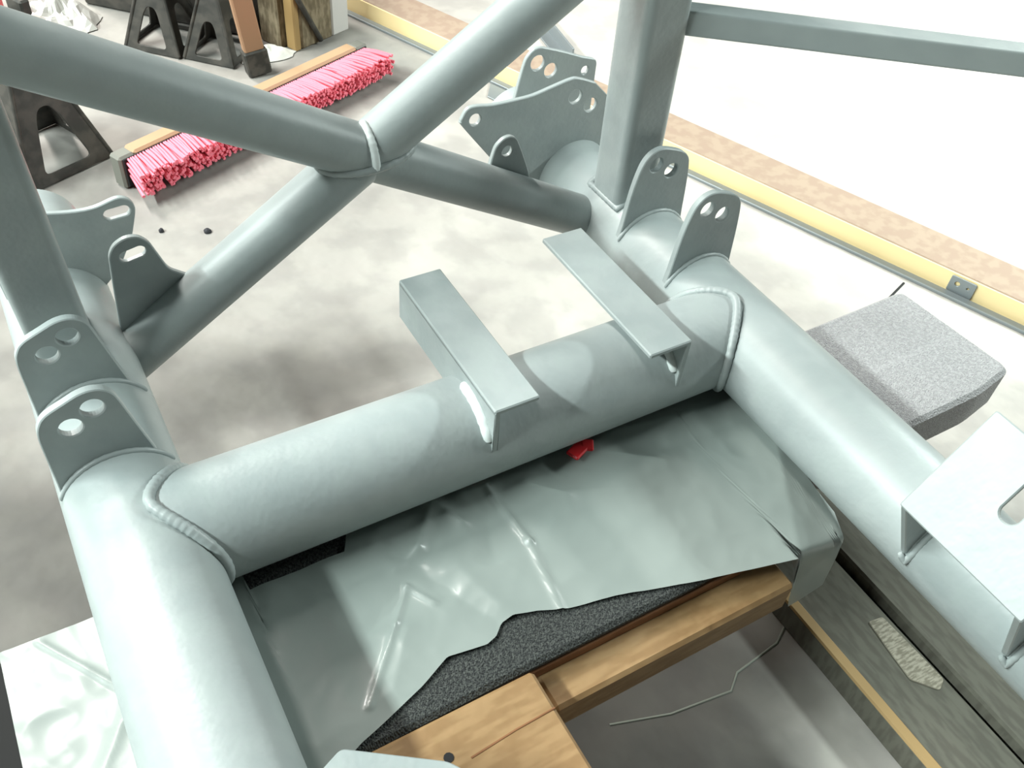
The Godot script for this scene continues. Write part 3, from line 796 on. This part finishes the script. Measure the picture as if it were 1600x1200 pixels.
# ==================================================================== clutter at the back
func crumple(cx: float, cz: float, rx: float, rz: float, h: float, sd: int) -> ArrayMesh:
	var f := FastNoiseLite.new(); f.seed = sd; f.frequency = 14.0; f.fractal_octaves = 3
	var st := begin(); st.set_smooth_group(-1)
	var nr := 10; var ns := 28
	var P := func(i, k):
		var t := float(i) / nr; var an: float = TAU * (k % ns) / ns
		var q := 1.0 + 0.25 * f.get_noise_2d(cos(an) * 0.1, sin(an) * 0.1 + 3.0)
		var x := cos(an) * rx * t * q; var z := sin(an) * rz * t * q
		var y := h * (1.0 - t * t) * (0.75 + 0.7 * f.get_noise_2d(x + 5.0, z)) + 0.002
		return Vector3(cx + x, maxf(y, 0.002), cz + z)
	for i in nr:
		for k in ns:
			quad(st, P.call(i, k), P.call(i + 1, k), P.call(i + 1, k + 1), P.call(i, k + 1), Vector3.UP)
	for k in ns: tri(st, Vector3(cx, 0.001, cz), P.call(nr, k), P.call(nr, k + 1), Vector3.DOWN)
	return done(st)

func build_clutter():
	solo("plastic_bag", crumple(0, 0, 0.085, 0.085, 0.06, 5), mats["plastic_film"], "crumpled clear plastic bag beside a red tub at the back", "bag", Vector3(-0.125, 0, -1.62))
	var rt := begin(); add_box(rt, Vector3(0.16, 0.10, 0.16), Transform3D(Basis(Vector3.UP, 0.4), Vector3(0, 0.05, 0)), 0.012)
	var tub := thing("red_tub", "small red tub on the floor behind the plastic bag", "tub", Vector3(-0.315, 0, -1.60))
	part("body", done(rt), mats["red_paint"], tub)
	var rim := begin(); add_box(rim, Vector3(0.172, 0.012, 0.172), Transform3D(Basis(Vector3.UP, 0.4), Vector3(0, 0.106, 0)), 0.004)
	part("rim", done(rim), mats["red_paint"], tub)
	# old timber block with a slanting strap
	var o := thing("timber_block", "weathered upright timber block with a slanting dark strap, behind the broom's right end", "timber block", Vector3(0.3325, 0, -1.392), 0.40)
	part("block", box_mesh(Vector3(0.090, 0.30, 0.10), 0.004), mats["old_timber"], o, Vector3(0, 0.15, 0))
	part("side_board", box_mesh(Vector3(0.016, 0.30, 0.03), 0.003), mats["yellow_edge"], o, Vector3(-0.0535, 0.15, 0.034))
	part("dark_board", box_mesh(Vector3(0.03, 0.28, 0.06), 0.003), mats["old_timber"], o, Vector3(-0.0605, 0.14, -0.014))
	part("pale_board", box_mesh(Vector3(0.05, 0.30, 0.09), 0.003), mats["wall_pale"], o, Vector3(0.0705, 0.15, 0.004))
	var stp := begin(); add_sweep(stp, [Vector3(-0.066, 0.14, 0.053), Vector3(0.004, 0.008, 0.055)], 0.006, 8)
	part("strap", done(stp), mats["stand_steel"], o)
	var cb := thing("steel_crate", "low dark steel crate on the floor behind the jack stands", "crate", Vector3(0.135, 0, -1.60), -PI / 4)
	part("body", box_mesh(Vector3(0.40, 0.20, 0.13), 0.006), mats["stand_steel"], cb, Vector3(0, 0.10, 0))
	part("lid", box_mesh(Vector3(0.408, 0.016, 0.138), 0.004), mats["stand_steel"], cb, Vector3(0, 0.209, 0))
	var pk := thing("wood_prop", "short rusty brown wooden prop leaning by the jack stands", "wooden prop", Vector3(0.178, 0, -1.262))
	var st := begin(); add_box(st, Vector3(0.040, 0.15, 0.022), Transform3D(Basis(Vector3(0, 0, 1), 0.12), Vector3(0.0, 0.127, 0)), 0.003)
	part("shaft", done(st), mats["rust_wood"], pk)
	var ft := begin(); add_box(ft, Vector3(0.048, 0.052, 0.030), Transform3D(Basis(Vector3(0, 0, 1), 0.12), Vector3(0.012, 0.029, 0.0)), 0.003)
	part("foot", done(ft), mats["stand_steel"], pk)
	solo("plastic_scrap", crumple(0, 0, 0.06, 0.03, 0.022, 15), mats["plastic_film"], "crumpled shiny white plastic scrap on the floor by the timber block", "scrap", Vector3(0.232, 0, -1.325))
	var mt := begin(); add_plate(mt, rounded([Vector2(-0.90, -0.155), Vector2(-0.466, -0.150), Vector2(-0.425, 0.0), Vector2(-0.412, 0.05), Vector2(-0.412, 0.60), Vector2(-0.90, 0.60)], 0.01, 3).map(func(p): return Vector2(p.x, -p.y)), [], 0.006, Transform3D(Basis(Vector3.RIGHT, -PI / 2), Vector3(0, 0.0062, 0)), 0.001)  # added dark sheet in place of the shade left of the trestle
	solo("floor_shade", done(mt), mats["shade_black"], "dark sheet standing for shade on the floor beside the sheet covered end of the trestle", "mat")
	# bits on the floor
	for p in [[Vector3(-0.122, 0, -0.82), 0.004, "tiny dark grit lump on the pale floor, the smaller one"], [Vector3(-0.056, 0, -0.79), 0.006, "small round dark lump on the pale floor beside the brace"]]:
		var g := begin(); add_sweep(g, [Vector3(0, 0.0, 0), Vector3(0, 0.003, 0), Vector3(0.001, 0.006, 0)], [p[1], p[1] * 1.05, p[1] * 0.5], 10)
		solo("grit_lump", done(g), mats["black_spot"], p[2], "grit", p[0])
	# steel offcut on the floor past the right rail
	var so := thing("steel_offcut", "pale steel angle offcut on the floor behind the drilled plates", "steel offcut", Vector3(0.845, 0, -1.17), -1.75)
	part("flange", box_mesh(Vector3(0.20, 0.004, 0.03), 0.001), mats["galvanised"], so, Vector3(0, 0.003, 0.015))
	part("web", box_mesh(Vector3(0.20, 0.03, 0.004), 0.001), mats["galvanised"], so, Vector3(0, 0.0165, 0))
